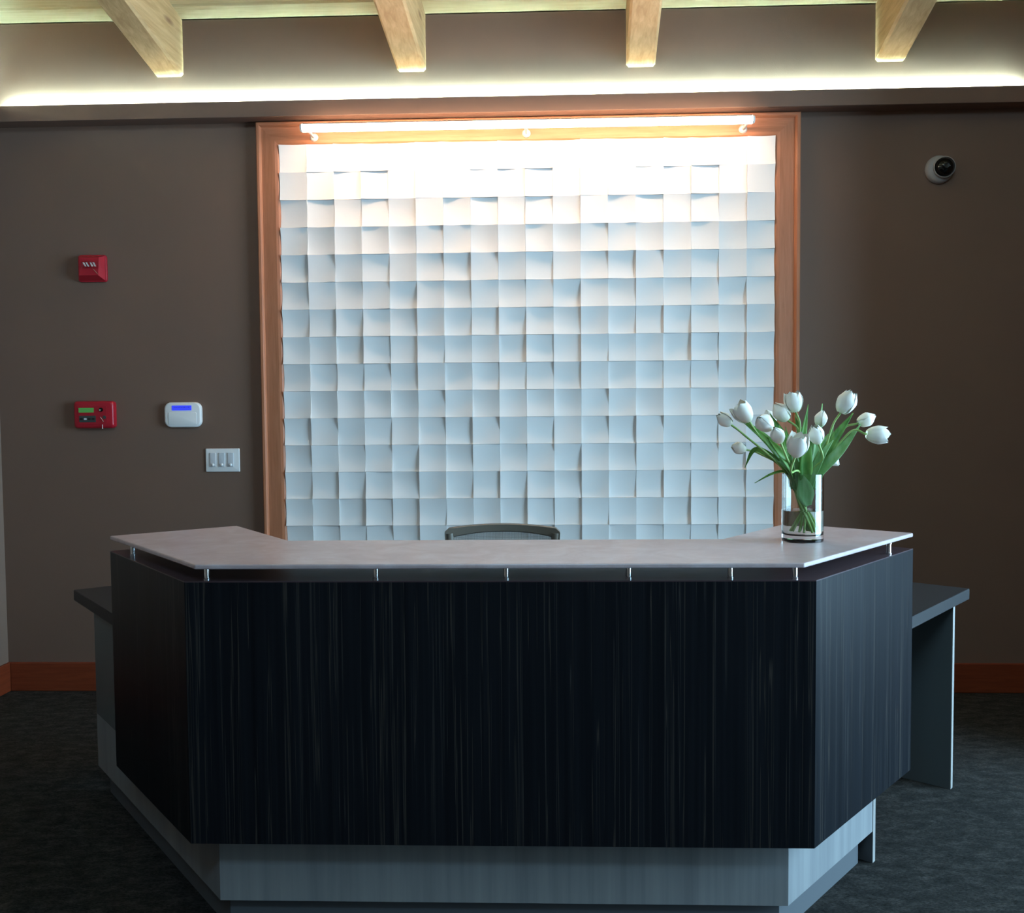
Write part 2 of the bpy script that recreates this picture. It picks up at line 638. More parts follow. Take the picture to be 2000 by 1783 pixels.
# ceiling deck with separate pine planks under it
ceil = struct(MB().add(
    [(LX - 0.12, 0.12, cz(0.12) + 0.03), (RX2 + 0.14, 0.12, cz(0.12) + 0.03), (RX2 + 0.14, FY - 0.12, cz(FY - 0.12) + 0.03), (LX - 0.12, FY - 0.12, cz(FY - 0.12) + 0.03),
     (LX - 0.12, 0.12, cz(0.12) + 0.10), (RX2 + 0.14, 0.12, cz(0.12) + 0.10), (RX2 + 0.14, FY - 0.12, cz(FY - 0.12) + 0.10), (LX - 0.12, FY - 0.12, cz(FY - 0.12) + 0.10)],
    [(0, 3, 2, 1), (4, 5, 6, 7), (0, 1, 5, 4), (1, 2, 6, 5), (2, 3, 7, 6), (3, 0, 4, 7)]).build('ceiling', M_PINE))
PP = 0.118
npl = int(-FY / PP) + 1
pm = None
for i in range(npl):
    ya, yb = -i * PP, -(i + 1) * PP
    if pm is None:
        g = 0.010
        prof = [(0.0, 0.03), (0.0, 0.010), (-g, 0.0), (-PP + g, 0.0), (-PP, 0.010), (-PP, 0.03)]
        vs = []
        for x in (LX, RX2):
            vs += [(x - LX, y, z - SLOPE * y) for y, z in prof]
        n = len(prof)
        fs = [(k, (k + 1) % n, n + (k + 1) % n, n + k) for k in range(n)] + [tuple(range(n))[::-1], tuple(range(n, 2 * n))]
        pm = MB().add(vs, fs).mesh('plank', M_PINE)
    o = bpy.data.objects.new('plank', pm)
    COL.objects.link(o)
    o.parent = ceil
    o.location = (LX, ya, cz(ya))

# skirting
BBH, BBT = 0.154, 0.018


def skirting(name, x0, x1, y0, y1, m):
    struct(MB().box(x0, x1, y0, y1, 0.0, BBH, 0.004).build(name, m))


skirting('baseboard_back', LX + BBT, RX - BBT, -BBT, 0.0, M_BASEB)
skirting('baseboard_left', LX, LX + BBT, FY, 0.0, M_BASEB_Y)
skirting('baseboard_right', RX - BBT, RX, STUB, 0.0, M_BASEB_Y)

# ------------------------------------------------------------------ roof beams
BSK = 0.046
beam_info = [(-1.801, 'pine ceiling beam furthest left, above the red fire alarms'),
             (-0.543, 'pine ceiling beam second from the left, above the tile panel'),
             (0.625, 'pine ceiling beam second from the right, above the tile panel'),
             (1.875, 'pine ceiling beam furthest right, towards the dome camera')]
for bxc, lab in beam_info:
    hw, zb, ch = 0.0735, 3.215, 0.012
    Lb = 6.25
    prof = [(-hw, CZ + 0.0), (-hw, zb + ch), (-hw + ch, zb), (hw - ch, zb), (hw, zb + ch), (hw, CZ + 0.0)]
    vs = []
    for s in (0.0, Lb):
        vs += [(x - BSK * s, -s, z + SLOPE * s) for x, z in prof]
    n = len(prof)
    fs = [(k, (k + 1) % n, n + (k + 1) % n, n + k) for k in range(n)] + [tuple(range(n))[::-1], tuple(range(n, 2 * n))]
    mb = MB().add([(x + bxc, y - 0.001, z) for x, y, z in vs], fs)
    tag(mb.build('ceiling_beam', M_BEAM, origin=(bxc, 0, zb)), lab, 'beam', 'pine ceiling beams')

# ------------------------------------------------------------------ cove ledge with hidden strip light
CVT, CVB = 3.052, 2.972
cove = thing('cove_light', (0, 0, CVB), 'taupe cove ledge along the wall with white strip light glowing above it', 'cove light')
MB().box(LX + 0.001, RX - 0.001, -0.105, -0.085, CVB, CVT, 0.003).build('fascia', M_WALL, cove)
MB().box(LX + 0.001, RX - 0.001, -0.085, 0.0, CVB, CVB + 0.02).build('shelf', M_WALL, cove)
MB().box(LX + 0.115, 2.52, -0.024, -0.022, CVT - 0.020, CVT + 0.012).build('led_strip', M_LED, cove)
MB().box(LX + 0.115, 2.52, -0.029, -0.0245, CVB + 0.02, CVT + 0.016).box(LX + 0.115, 2.52, -0.0245, -0.0230, CVT + 0.0125, CVT + 0.016).build('added_led_shield', M_ALU, cove)  # added unseen shield, holds the strip's light against the wall

# the same ledge returns along the left-hand wall
CLY = -3.6
MB().box(LX + 0.085, LX + 0.105, CLY, -0.105, CVB, CVT, 0.003).build('fascia', M_WALL, cove)
MB().box(LX + 0.001, LX + 0.085, CLY, -0.105, CVB, CVB + 0.02).build('shelf', M_WALL, cove)
MB().box(LX + 0.022, LX + 0.024, CLY + 0.02, -0.12, CVT - 0.020, CVT + 0.012).build('led_strip', M_LED, cove)
MB().box(LX + 0.0245, LX + 0.029, CLY + 0.02, -0.12, CVB + 0.02, CVT + 0.016).build('added_led_shield', M_ALU, cove)  # added unseen shield for the left strip

# ------------------------------------------------------------------ textured tile panel
TL, TR, TT = -1.229, 1.2975, 2.8494
NC, NR = 18, 16
P = (TR - TL) / NC
TB = TT - NR * P
panel = thing('tile_panel', (0.034, 0, TB), 'white panel of square sculpted relief tiles filling the wooden frame', 'tile panel')
MB().box(TL, TR, -0.008, -0.001, TB, TT).build('backing', M_BACK, panel)
rnd = random.Random(41)
G = 6
tile_mesh = {}
for a in range(6):
    for b in range(6):
        # four corner heights, then a concave dish between them
        base = rnd.uniform(0.0005, 0.005)
        c00, c10, c01, c11 = [base + rnd.uniform(0.0, 0.018) for _ in range(4)]
        k = rnd.uniform(0.011, 0.017)
        kx = rnd.uniform(0.25, 0.55)
        g = 0.0004
        vs, fs = [], []
        for j in range(G + 1):
            for i in range(G + 1):
                u, v = i / G, j / G
                h = (c00 * (1 - u) + c10 * u) * (1 - v) + (c01 * (1 - u) + c11 * u) * v
                h += 0.014 - k * (kx * (1 - (2 * u - 1) ** 2) + (1 - kx) * (1 - (2 * v - 1) ** 2))
                vs.append((g + u * (P - 2 * g), -0.008 - max(h, 0.003), g + v * (P - 2 * g)))
        for j in range(G):
            for i in range(G):
                q = j * (G + 1) + i
                fs.append((q, q + 1, q + G + 2, q + G + 1))
        rim = [i for i in range(G + 1)] + [(j + 1) * (G + 1) - 1 for j in range(1, G + 1)] + \
              [G * (G + 1) + i for i in range(G - 1, -1, -1)] + [j * (G + 1) for j in range(G - 1, 0, -1)]
        nb = len(vs)
        vs += [(vs[i][0], -0.008, vs[i][2]) for i in rim]
        nr = len(rim)
        for q in range(nr):
            fs.append((rim[q], nb + q, nb + (q + 1) % nr, rim[(q + 1) % nr]))
        tile_mesh[a, b] = MB().add(vs, fs).mesh('tile', M_TILE, smooth=35)
for r in range(NR):
    for c in range(NC):
        o = bpy.data.objects.new('tile', tile_mesh[c % 6, r % 6])
        COL.objects.link(o)
        o.parent = panel
        o.location = (TL + c * P - 0.034, 0, TT - (r + 1) * P - TB)

# wooden frame round the panel
FOL, FOR_, FOT = -1.346, 1.424, 2.966
FOB = TB - (FOT - TT)
frame = thing('wood_frame', (0.034, 0, FOB), 'reddish fir picture-frame moulding around the white tile panel', 'frame')
# moulding profile: (distance inwards from the outer edge, projection)
FW = TL - FOL
prof = [(0.0, 0.0), (0.0, 0.038), (0.005, 0.043), (0.016, 0.043), (0.022, 0.036), (0.026, 0.028), (0.036, 0.028),
        (FW - 0.022, 0.033), (FW - 0.008, 0.030), (FW - 0.0006, 0.024), (FW - 0.0006, 0.0)]


def frame_member(p0, p1, in0, in1, name, m):
    """mitred moulding between outer corners p0,p1; in0/in1 = inward diagonal unit steps at each end (x,z)"""
    n = len(prof)
    vs = []
    for p, d in ((p0, in0), (p1, in1)):
        for a, h in prof:
            vs.append((p[0] + d[0] * a, -h, p[1] + d[1] * a))
    fs = [(k, (k + 1) % n, n + (k + 1) % n, n + k) for k in range(n)] + [tuple(range(n))[::-1], tuple(range(n, 2 * n))]
    return MB().add(vs, fs).build(name, m, frame)


kR = (FOR_ - TR) / FW
frame_member((FOL, FOB), (FOL, FOT), (1, 1), (1, -1), 'side_casing', M_FIR_V)
frame_member((FOR_, FOB), (FOR_, FOT), (-kR, 1), (-kR, -1), 'side_casing', M_FIR_V)
frame_member((FOL, FOT), (FOR_, FOT), (1, -1), (-kR, -1), 'head_casing', M_FIR_H)
frame_member((FOL, FOB), (FOR_, FOB), (1, 1), (-kR, 1), 'sill_casing', M_FIR_H)

# ------------------------------------------------------------------ tube picture light
bar = thing('picture_light', (0.04, -0.044, 2.884), 'long glowing white tube light on arms over the tile panel', 'wall light')
TY, TZ = -0.20, 2.884
MB().tube([(-1.062, TY, TZ), (1.146, TY, TZ)], 0.0205, 20).build('light_tube', M_TUBE, bar, 30)
hv, hn = [], 9
for x in (-1.060, 1.144):
    for rr_ in (0.0213, 0.0228):
        for k in range(hn):
            a = math.radians(35 + 110 * k / (hn - 1))
            hv.append((x, TY + rr_ * math.cos(a), TZ + rr_ * math.sin(a)))
hf = []
for k in range(hn - 1):
    hf += [(k, k + 1, 2 * hn + k + 1, 2 * hn + k), (hn + k, 3 * hn + k, 3 * hn + k + 1, hn + k + 1), (k, hn + k, hn + k + 1, k + 1), (2 * hn + k, 2 * hn + k + 1, 3 * hn + k + 1, 3 * hn + k)]
hf += [(0, 2 * hn, 3 * hn, hn), (hn - 1, 2 * hn - 1, 4 * hn - 1, 3 * hn - 1)]
MB().add(hv, hf).build('housing', M_NICKEL, bar, 40)  # shell added over the tube to keep its light off the upper wall
for x in (-1.062, 1.146):
    s = -1 if x < 0 else 1
    MB().lathe([(0, 0), (0.020, 0.0), (0.020, 0.008), (0.016, 0.012), (0, 0.012)], (x, TY, TZ), (s, 0, 0), 20).build('end_cap', M_WHITE, bar, 30)
for x in (-1.045, 0.043, 1.135):
    a = MB().tube([(x, TY + 0.019, TZ), (x, -0.033, TZ)], 0.007, 12).build('arm', M_NICKEL, bar, 30)
    MB().lathe([(0, 0), (0.021, 0), (0.021, 0.006), (0.014, 0.014), (0, 0.014)], (x, -0.031, TZ), (0, -1, 0), 24).build('mounting_disc', M_NICKEL, a, 30)

# ------------------------------------------------------------------ reception desk
ux, uy = 0.633, 0.774            # direction of the right-hand wing, going back
ox, oy = 0.774, -0.633           # its outward normal
PX, PYF = 0.840, -2.465          # corner of the tall front
PL = 0.730                       # length of a tall wing
ZT, ZB = 1.030, 0.311
ZK = 0.1045
TH = 0.074


def wing(o, t, s=1, corner=(PX, PYF)):
    """point at outward offset o and distance t along the wing, mirrored with s"""
    return (s * (corner[0] + ox * o + ux * t), corner[1] + oy * o + uy * t)


# intersections of offset fronts and offset wings: y = PYF - o (outward o)
def corner_at(o):
    # point with y = PYF - o on the line offset outward by o
    # corner + (ox*o + ux*t, oy*o + uy*t); solve oy*o + uy*t = -o
    t = (-o - oy * o) / uy
    return (PX + ox * o + ux * t, PYF - o)


def band(o0, o1, t_end, z0, z1, side):
    """prism between outward offsets o0 (outer) and o1 (inner): side 0 = front, -1/1 = wings of length t_end"""
    a, b = corner_at(o0), corner_at(o1)
    if side == 0:
        return MB().prism([(-a[0], a[1]), (a[0], a[1]), (b[0], b[1]), (-b[0], b[1])], z0, z1)
    ea = (PX + ox * o0 + ux * t_end, PYF + oy * o0 + uy * t_end)
    eb = (PX + ox * o1 + ux * t_end, PYF + oy * o1 + uy * t_end)
    return MB().prism([(side * a[0], a[1]), (side * ea[0], ea[1]), (side * eb[0], eb[1]), (side * b[0], b[1])], z0, z1)


desk = thing('reception_desk', (0, -2.2, 0), 'dark streaked wood reception desk with angled wings and grey base', 'desk')
band(0, -TH, 0, ZB, ZT - 0.003, 0).build('front_panel', M_ZEBRA, desk)
for s in (-1, 1):
    band(0, -TH, PL, ZB, ZT - 0.003, s).build('side_panel', M_ZEBRA, desk)
for s in (0, -1, 1):
    band(0.0, -0.20, PL, ZT - 0.003, ZT, s).build('ledge', M_LEDGE, desk)
REC = 0.094
bl = 0.66
off_t = 0.0
for s, te in ((0, 0), (1, bl + 0.0), (-1, 1.36)):
    # base faces recessed under the tall front; their t is measured from the tall corner
    band(-REC, -REC - 0.02, te, ZK, ZB if s >= 0 else ZB, s).build('base_panel', M_GREYLAM, desk)
for s, te in ((0, 0), (1, bl - 0.03), (-1, 1.33)):
    band(-REC - 0.035, -REC - 0.055, te, 0.0, ZK, s).build('kick_board', M_KICK, desk)
# upright end panel that closes the right-hand base, pale edge towards the room
q = [wing(-REC - 0.0, bl), wing(-REC - 0.0, bl + 0.02), wing(-REC - 0.40, bl + 0.02), wing(-REC - 0.40, bl)]
ep = MB().prism(q, 0.0, ZB).build('end_panel', M_KICK, desk)
q = [wing(-REC + 0.002, bl), wing(-REC + 0.002, bl + 0.02), wing(-REC + 0.0, bl + 0.02), wing(-REC + 0.0, bl)]
MB().prism(q, 0.0, ZB).build('edge_band', M_EDGE, ep)

# lower work surface behind, poking out past both wings
work = thing('work_surface', (0, -1.6, 0), 'charcoal lower work surface projecting past both wings of the desk', 'worktop')
WO, WI, WT = -REC, -REC - 0.66, 1.63
cf, ci = corner_at(-TH - 0.002), corner_at(WI)
tw = lambda o, t, s: wing(o, t, s)
outer0 = PL + 0.002
poly_r = [(cf[0], cf[1]), tw(-TH - 0.002, outer0, 1), tw(WO + 0.012, outer0, 1), tw(WO + 0.012, WT, 1), tw(WI, WT, 1), (ci[0], ci[1])]
poly = poly_r + [(-x, y) for x, y in poly_r[::-1]]
MB().prism(poly, 0.716, 0.760, 0.004).build('top', M_WORK, work)
GT = 1.455
# right: gable panel across the end, knee space open
q = [tw(WO, GT, 1), tw(WO, GT + 0.022, 1), tw(WI + 0.02, GT + 0.022, 1), tw(WI + 0.02, GT, 1)]
gp = MB().prism(q, 0.0, 0.716).build('gable_panel', M_GABLE, work)
q = [tw(WO + 0.003, GT, 1), tw(WO + 0.003, GT + 0.022, 1), tw(WO, GT + 0.022, 1), tw(WO, GT, 1)]
MB().prism(q, 0.0, 0.716).build('edge_band', M_EDGE, gp)
# left: closed side panel continuing the base
q = [tw(-REC, PL + 0.004, -1), tw(-REC, 1.36, -1), tw(-REC - 0.02, 1.36, -1), tw(-REC - 0.02, PL + 0.004, -1)]
MB().prism(q, ZB + 0.001, 0.716).build('side_board', M_GABLE, work)
q = [tw(-REC - 0.022, 1.338, -1), tw(-REC - 0.022, 1.36, -1), tw(WI + 0.02, 1.36, -1), tw(WI + 0.02, 1.338, -1)]
MB().prism(q, ZK, 0.716).build('gable_panel', M_GABLE, work)

# frosted glass counter on steel standoffs
GZ0, GZ1 = 1.066, 1.079
glass = thing('glass_counter', (0, -2.2, ZT), 'pinkish grey frosted glass counter top raised over the desk on standoffs', 'counter')
gp_r = [(0.803, -2.487), (1.305, -1.893), (0.967, -1.628), (0.68, -2.027)]
MB().prism(gp_r + [(-x, y) for x, y in gp_r[::-1]], GZ0, GZ1, 0.0035).build('glass_slab', M_COUNTER, glass)
so = [(-0.788, -2.438), (-0.328, -2.432), (0.024, -2.436), (0.352, -2.432), (0.622, -2.430), (0.790, -2.440), (1.185, -2.015), (-1.183, -2.0)]
for x, y in so:
    MB().lathe([(0, 0), (0.0085, 0), (0.0085, 0.004), (0.0070, 0.005), (0.0070, 0.031), (0.0085, 0.032), (0.0085, GZ0 - ZT), (0, GZ0 - ZT)],
               (x, y, ZT), (0, 0, 1), 20).build('standoff', M_CHROME, glass, 40)

# ------------------------------------------------------------------ office chair behind the desk
chair = thing('office_chair', (-0.035, -1.45, 0), 'grey mesh-back office chair showing just above the desk counter', 'chair')
CXc = -0.036


def back_pt(u, z):
    """u -1..1 across the back, wraps forward (towards the desk) at the sides"""
    w = 0.220 - 0.03 * (1 - min(1, (z - 0.5) / 0.52)) ** 1.0
    return Vector((CXc + u * w, -1.285 - 0.030 * u * u - 0.03 * math.sin((z - 0.5) * 3.0), z))


def rail_top(u):
    return 1.047 - 0.015 * u * u


# top rail: deep in the middle, tapering into the uprights
NS = 28
vs, fs = [], []
for i in range(NS + 1):
    u = -1 + 2 * i / NS
    zt_ = rail_top(u) - (0.012 * max(0, (abs(u) - 0.93) / 0.07) ** 2)
    th = 0.032 + 0.010 * abs(u) ** 2
    p0, p1 = back_pt(u, zt_), back_pt(u, zt_ - th)
    for p, dy, dz in ((p0, -0.012, -0.004), (p0, 0.0, 0.0), (p0, 0.014, -0.004), (p1, 0.014, 0.004), (p1, 0.0, 0.0), (p1, -0.012, 0.004)):
        vs.append((p.x, p.y + dy, p.z + dz))
for i in range(NS):
    for k in range(6):
        fs.append((i * 6 + k, i * 6 + (k + 1) % 6, (i + 1) * 6 + (k + 1) % 6, (i + 1) * 6 + k))
fs += [(5, 4, 3, 2, 1, 0), tuple(NS * 6 + k for k in range(6))]
fr = MB().add(vs, fs)
for s in (-1, 1):
    fr.tube([back_pt(s * 0.93, 1.012 - 0.5 * k / 10) for k in range(11)], [0.018 - 0.002 * k / 10 for k in range(11)], 10)
fr.tube([back_pt(-0.95 + 1.9 * k / 14, 0.515) for k in range(15)], 0.017, 10)
fr.build('backrest_frame', M_CHAIRF, chair, 50)
vs, fs = [], []
NU, NV = 16, 12
for j in range(NV + 1):
    for i in range(NU + 1):
        u = -0.95 + 1.9 * i / NU
        zt_ = rail_top(u) - 0.03
        p = back_pt(u, 0.515 + (zt_ - 0.515) * j / NV)
        vs.append(p[:])
for j in range(NV):
    for i in range(NU):
        q = j * (NU + 1) + i
        fs.append((q, q + 1, q + NU + 2, q + NU + 1))
MB().add(vs, fs).build('backrest_mesh', M_CHAIRM, chair, 'all')
MB().tube([(CXc, -1.25, 0.70), (CXc, -1.245, 0.55), (CXc, -1.27, 0.43), (CXc, -1.40, 0.405)], [0.026, 0.028, 0.028, 0.03], 12).build('back_support', M_CHAIRP, chair, 50)
MB().box(CXc - 0.235, CXc + 0.235, -1.76, -1.31, 0.43, 0.50, 0.03, 4).build('seat', M_CHAIRC, chair, 60)
MB().box(CXc - 0.12, CXc + 0.12, -1.64, -1.38, 0.385, 0.43, 0.012).build('seat_plate', M_CHAIRP, chair)
for s in (-1, 1):
    x = CXc + s * 0.265
    arm = MB().tube([(CXc + s * 0.12, -1.52, 0.41), (x, -1.52, 0.43), (x + s * 0.012, -1.52, 0.52), (x + s * 0.012, -1.50, 0.645)], 0.016, 10).build('armrest', M_CHAIRP, chair, 50)
    MB().box(x - 0.03 + s * 0.012, x + 0.045 - 0.015 + s * 0.012, -1.62, -1.38, 0.640, 0.668, 0.012, 3).build('arm_pad', M_CHAIRP, arm, 50)
MB().lathe([(0, 0.10), (0.028, 0.10), (0.028, 0.25), (0.018, 0.25), (0.018, 0.39), (0, 0.39)], (CXc, -1.51, 0), (0, 0, 1), 20).build('gas_lift', M_CHAIRP, chair, 40)
for k in range(5):
    a = math.radians(90 + 72 * k)
    d = Vector((math.cos(a), math.sin(a), 0))
    c0 = Vector((CXc, -1.51, 0))
    lg = MB().tube([c0 + Vector((0, 0, 0.115)), c0 + d * 0.15 + Vector((0, 0, 0.105)), c0 + d * 0.29 + Vector((0, 0, 0.075))], [0.028, 0.022, 0.015], 10).build('base_leg', M_CHAIRP, chair, 50)
    p = c0 + d * 0.29
    side = Vector((-d.y, d.x, 0))
    for s in (-1, 1):
        MB().lathe([(0, -0.009), (0.024, -0.009), (0.027, -0.005), (0.027, 0.005), (0.024, 0.009), (0, 0.009)],
                   p + side * s * 0.016 + Vector((0, 0, 0.027)), side, 18).build('caster_wheel', M_BLACKP, lg, 40)

# ------------------------------------------------------------------ wall devices
# fire strobe
sx, szc = -2.231, 2.237
st = thing('fire_strobe', (sx, 0, szc - 0.07), 'small square red fire alarm strobe high on the left wall area', 'fire alarm')
MB().plate(sx, szc, 0.150, 0.140, 0.014, -0.0, -0.014, 0.004).build('back_plate', M_RED, st, 40)
hb = MB()
# tapering body with sloped faces
w0, w1 = 0.068, 0.052
hb.add([(sx - w0, -0.014, szc - 0.064), (sx + w0, -0.014, szc - 0.064), (sx + w0, -0.014, szc + 0.064), (sx - w0, -0.014, szc + 0.064),
        (sx - w1, -0.050, szc - 0.040), (sx + w1 - 0.004, -0.050, szc - 0.040), (sx + w1, -0.046, szc + 0.052), (sx - w1, -0.046, szc + 0.052)],
       [(0, 3, 2, 1), (4, 5, 6, 7), (0, 1, 5, 4), (1, 2, 6, 5), (2, 3, 7, 6), (3, 0, 4, 7)])
hb.build('housing', M_RED, st)
lens = MB().plate(sx + 0.008, szc + 0.014, 0.086, 0.034, 0.005, -0.047, -0.062, 0.005).build('lens', M_CLEAR, st, 40)
for dx, w in ((-0.034, 0.012), (-0.019, 0.012), (0.002, 0.011), (0.017, 0.011)):
    cxs = sx + 0.014 + dx
    MB().add([(cxs - w, -0.050, szc + 0.026), (cxs - w + 0.009, -0.050, szc + 0.026), (cxs + w, -0.057, szc + 0.004), (cxs + w - 0.009, -0.057, szc + 0.004),
              (cxs - w, -0.0485, szc + 0.026), (cxs - w + 0.009, -0.0485, szc + 0.026), (cxs + w, -0.0555, szc + 0.004), (cxs + w - 0.009, -0.0555, szc + 0.004)],
             [(0, 1, 2, 3), (7, 6, 5, 4), (0, 4, 5, 1), (1, 5, 6, 2), (2, 6, 7, 3), (3, 7, 4, 0)]).build('reflector_glint', M_WHITE, lens)  # plain white bars standing in for bright glints of the lens reflectors
MB().tube([(sx + 0.020, -0.0515, szc - 0.004), (sx + 0.046, -0.0515, szc - 0.034)], 0.0012, 6).build('seam', M_FOIL, st)

# fire annunciator
ax0, az = -2.236, 1.474
an = thing('fire_annunciator', (ax0, 0, az - 0.071), 'red fire alarm annunciator with green screen, below the strobe', 'alarm panel')
MB().plate(ax0, az, 0.212, 0.142, 0.018, 0.0, -0.040, 0.012).build('housing', M_RED, an, 40)
MB().plate(ax0 - 0.004, az - 0.002, 0.152, 0.094, 0.004, -0.039, -0.0415).build('bezel', M_RED, an)
MB().plate(ax0 - 0.036, az + 0.024, 0.080, 0.024, 0.002, -0.041, -0.0432).build('screen', M_GREENLCD, an)
kp = MB().plate(ax0 - 0.030, az - 0.022, 0.088, 0.034, 0.002, -0.041, -0.043).build('key_panel', M_GREYLBL, an)
for i in range(4):
    MB().plate(ax0 - 0.062 + i * 0.021, az - 0.022, 0.014, 0.010, 0.002, -0.0428, -0.0446).build('button', M_GREYP if i == 1 else M_BLACKP, kp)
MB().lathe([(0, 0), (0.011, 0), (0.011, 0.004), (0.007, 0.007), (0, 0.007)], (ax0 + 0.043, -0.041, az + 0.026), (0, -1, 0), 20).build('lock', M_BLACKG, an, 30)
MB().lathe([(0, 0), (0.0045, 0), (0.0045, 0.010), (0, 0.010)], (ax0 + 0.041, -0.041, az + 0.024), (0, -1, 0), 14).build('lock_pin', M_FOIL, an, 30)
MB().lathe([(0, 0), (0.009, 0), (0.009, 0.003), (0, 0.003)], (ax0 + 0.060, -0.041, az - 0.014), (0, -1, 0), 20).build('buzzer', M_GREYLBL, an, 30)
MB().tube([(ax0 + 0.040, -0.0445, az - 0.012), (ax0 + 0.056, -0.0445, az - 0.036), (ax0 + 0.050, -0.0445, az - 0.040)], 0.0014, 6).build('key_cord', M_FOIL, an)
MB().tube([(ax0 + 0.049, -0.044, az - 0.052), (ax0 + 0.049, -0.044, az - 0.074)], 0.0018, 6).build('tag_string', M_WHITE, an)

# alarm keypad
kx0, kz = -1.7685, 1.4695
kd = thing('alarm_keypad', (kx0, 0, kz - 0.065), 'rounded white security keypad with lit blue display', 'keypad')
MB().plate(kx0, kz, 0.194, 0.131, 0.034, 0.0, -0.026, 0.008).build('housing', M_WHITE, kd, 40)
sc_ = MB().plate(kx0 - 0.003, kz + 0.036, 0.104, 0.026, 0.002, -0.0255, -0.0272).build('display', M_BLUELCD, kd)
rr = random.Random(3)
xx = kx0 - 0.046
while xx < kx0 + 0.034:
    w = rr.choice((0.003, 0.005, 0.006))
    MB().box(xx, xx + w, -0.0276, -0.0271, kz + 0.036, kz + 0.036 + rr.choice((0.004, 0.006))).build('display_segment', M_BLUETXT, sc_)
    xx += w + 0.003
MB().plate(kx0, kz - 0.020, 0.150, 0.066, 0.008, -0.0255, -0.0280, 0.001).build('key_cover', M_WHITE, kd, 40)

# three-gang switch
wx, wz = -1.568, 1.2295
sw = thing('light_switch', (wx, 0, wz - 0.061), 'white triple light switch plate with slider dimmers beside the wooden frame', 'light switch')
MB().plate(wx, wz, 0.180, 0.123, 0.004, 0.0, -0.008, 0.004).build('plate', M_WHITE2, sw, 40)
for i in (-1, 0, 1):
    pd = MB().plate(wx - 0.003 + i * 0.047, wz + 0.002, 0.031, 0.074, 0.003, -0.0075, -0.0125, 0.0015).build('paddle', M_GREYP, sw, 40)
    MB().lathe([(0, 0), (0.008, 0), (0.0075, 0.004), (0.004, 0.007), (0, 0.0075)], (wx - 0.003 + i * 0.047, -0.0122, wz - 0.024), (0, -1, 0), 18).build('slider', M_WHITE, pd, 50)

# turret camera
dxc, dzc = 2.122, 2.673
dc = thing('security_camera', (dxc, 0, dzc - 0.07), 'white round security camera with black lens ball, upper right', 'security camera')
MB().lathe([(0, 0), (0.068, 0), (0.070, 0.004), (0.070, 0.012), (0.066, 0.024), (0.056, 0.032), (0.0, 0.032)], (dxc, 0, dzc), (0, -1, 0), 40).build('base_ring', M_CAMG, dc, 40)
aim = Vector((-0.10, -1, -0.02)).normalized()
bc = Vector((dxc + 0.012, -0.040, dzc + 0.004))
ball = []
Rb = 0.047
for k in range(13):
    a = math.pi * k / 12
    ball.append((max(0, Rb * math.sin(a)) if 0 < k < 12 else 0, -Rb * math.cos(a)))
MB().lathe(ball, bc, aim, 32).build('lens_ball', M_BLACKG, dc, 'all')
MB().lathe([(0.049, 0.0), (0.053, 0.0), (0.053, 0.010), (0.049, 0.012), (0.049, 0.0)], bc + aim * 0.002, aim, 32).build('collar', M_CAMG, dc, 40)
rt = MB().lathe([(0, 0), (0.013, 0), (0.013, 0.004), (0, 0.002)], bc + aim * 0.0455, aim, 24).build('lens', M_BLACKP, dc, 40)
for dx, dz in ((-0.018, 0.004), (0.016, -0.002)):
    p = bc + Vector((dx, 0, dz)) + aim * math.sqrt(Rb * Rb - dx * dx - dz * dz)
    MB().lathe([(0, 0), (0.004, 0), (0.003, 0.002), (0, 0.0025)], p - aim * 0.0012, aim, 12).build('infrared_led', M_FOIL, dc, 40)

# ------------------------------------------------------------------ vase of tulips
VX, VY, VZ = 0.908, -2.068, GZ1
VR, VH = 0.0610, 0.205
MBv = MB().lathe([(0, 0.0), (VR - 0.002, 0.0), (VR, 0.002), (VR, VH - 0.001), (VR - 0.0012, VH), (VR - 0.0032, VH), (VR - 0.0042, VH - 0.001),
                  (VR - 0.0042, 0.026), (VR - 0.010, 0.021), (0, 0.020)], (VX, VY, VZ), (0, 0, 1), 64)
vase = tag(MBv.build('vase', M_VASE, smooth=40, origin=(VX, VY, VZ)), 'clear cylindrical glass vase holding the tulips on the counter', 'vase')
MBw = MB().lathe([(0, 0.0197), (VR - 0.0102, 0.0205), (VR - 0.0039, 0.0258), (VR - 0.0039, 0.094), (0, 0.094)], (VX, VY, VZ), (0, 0, 1), 64)
tag(MBw.build('water', M_WATER, smooth=40, origin=(VX, VY, VZ + 0.02)), 'clear water in the bottom half of the glass vase', 'water')


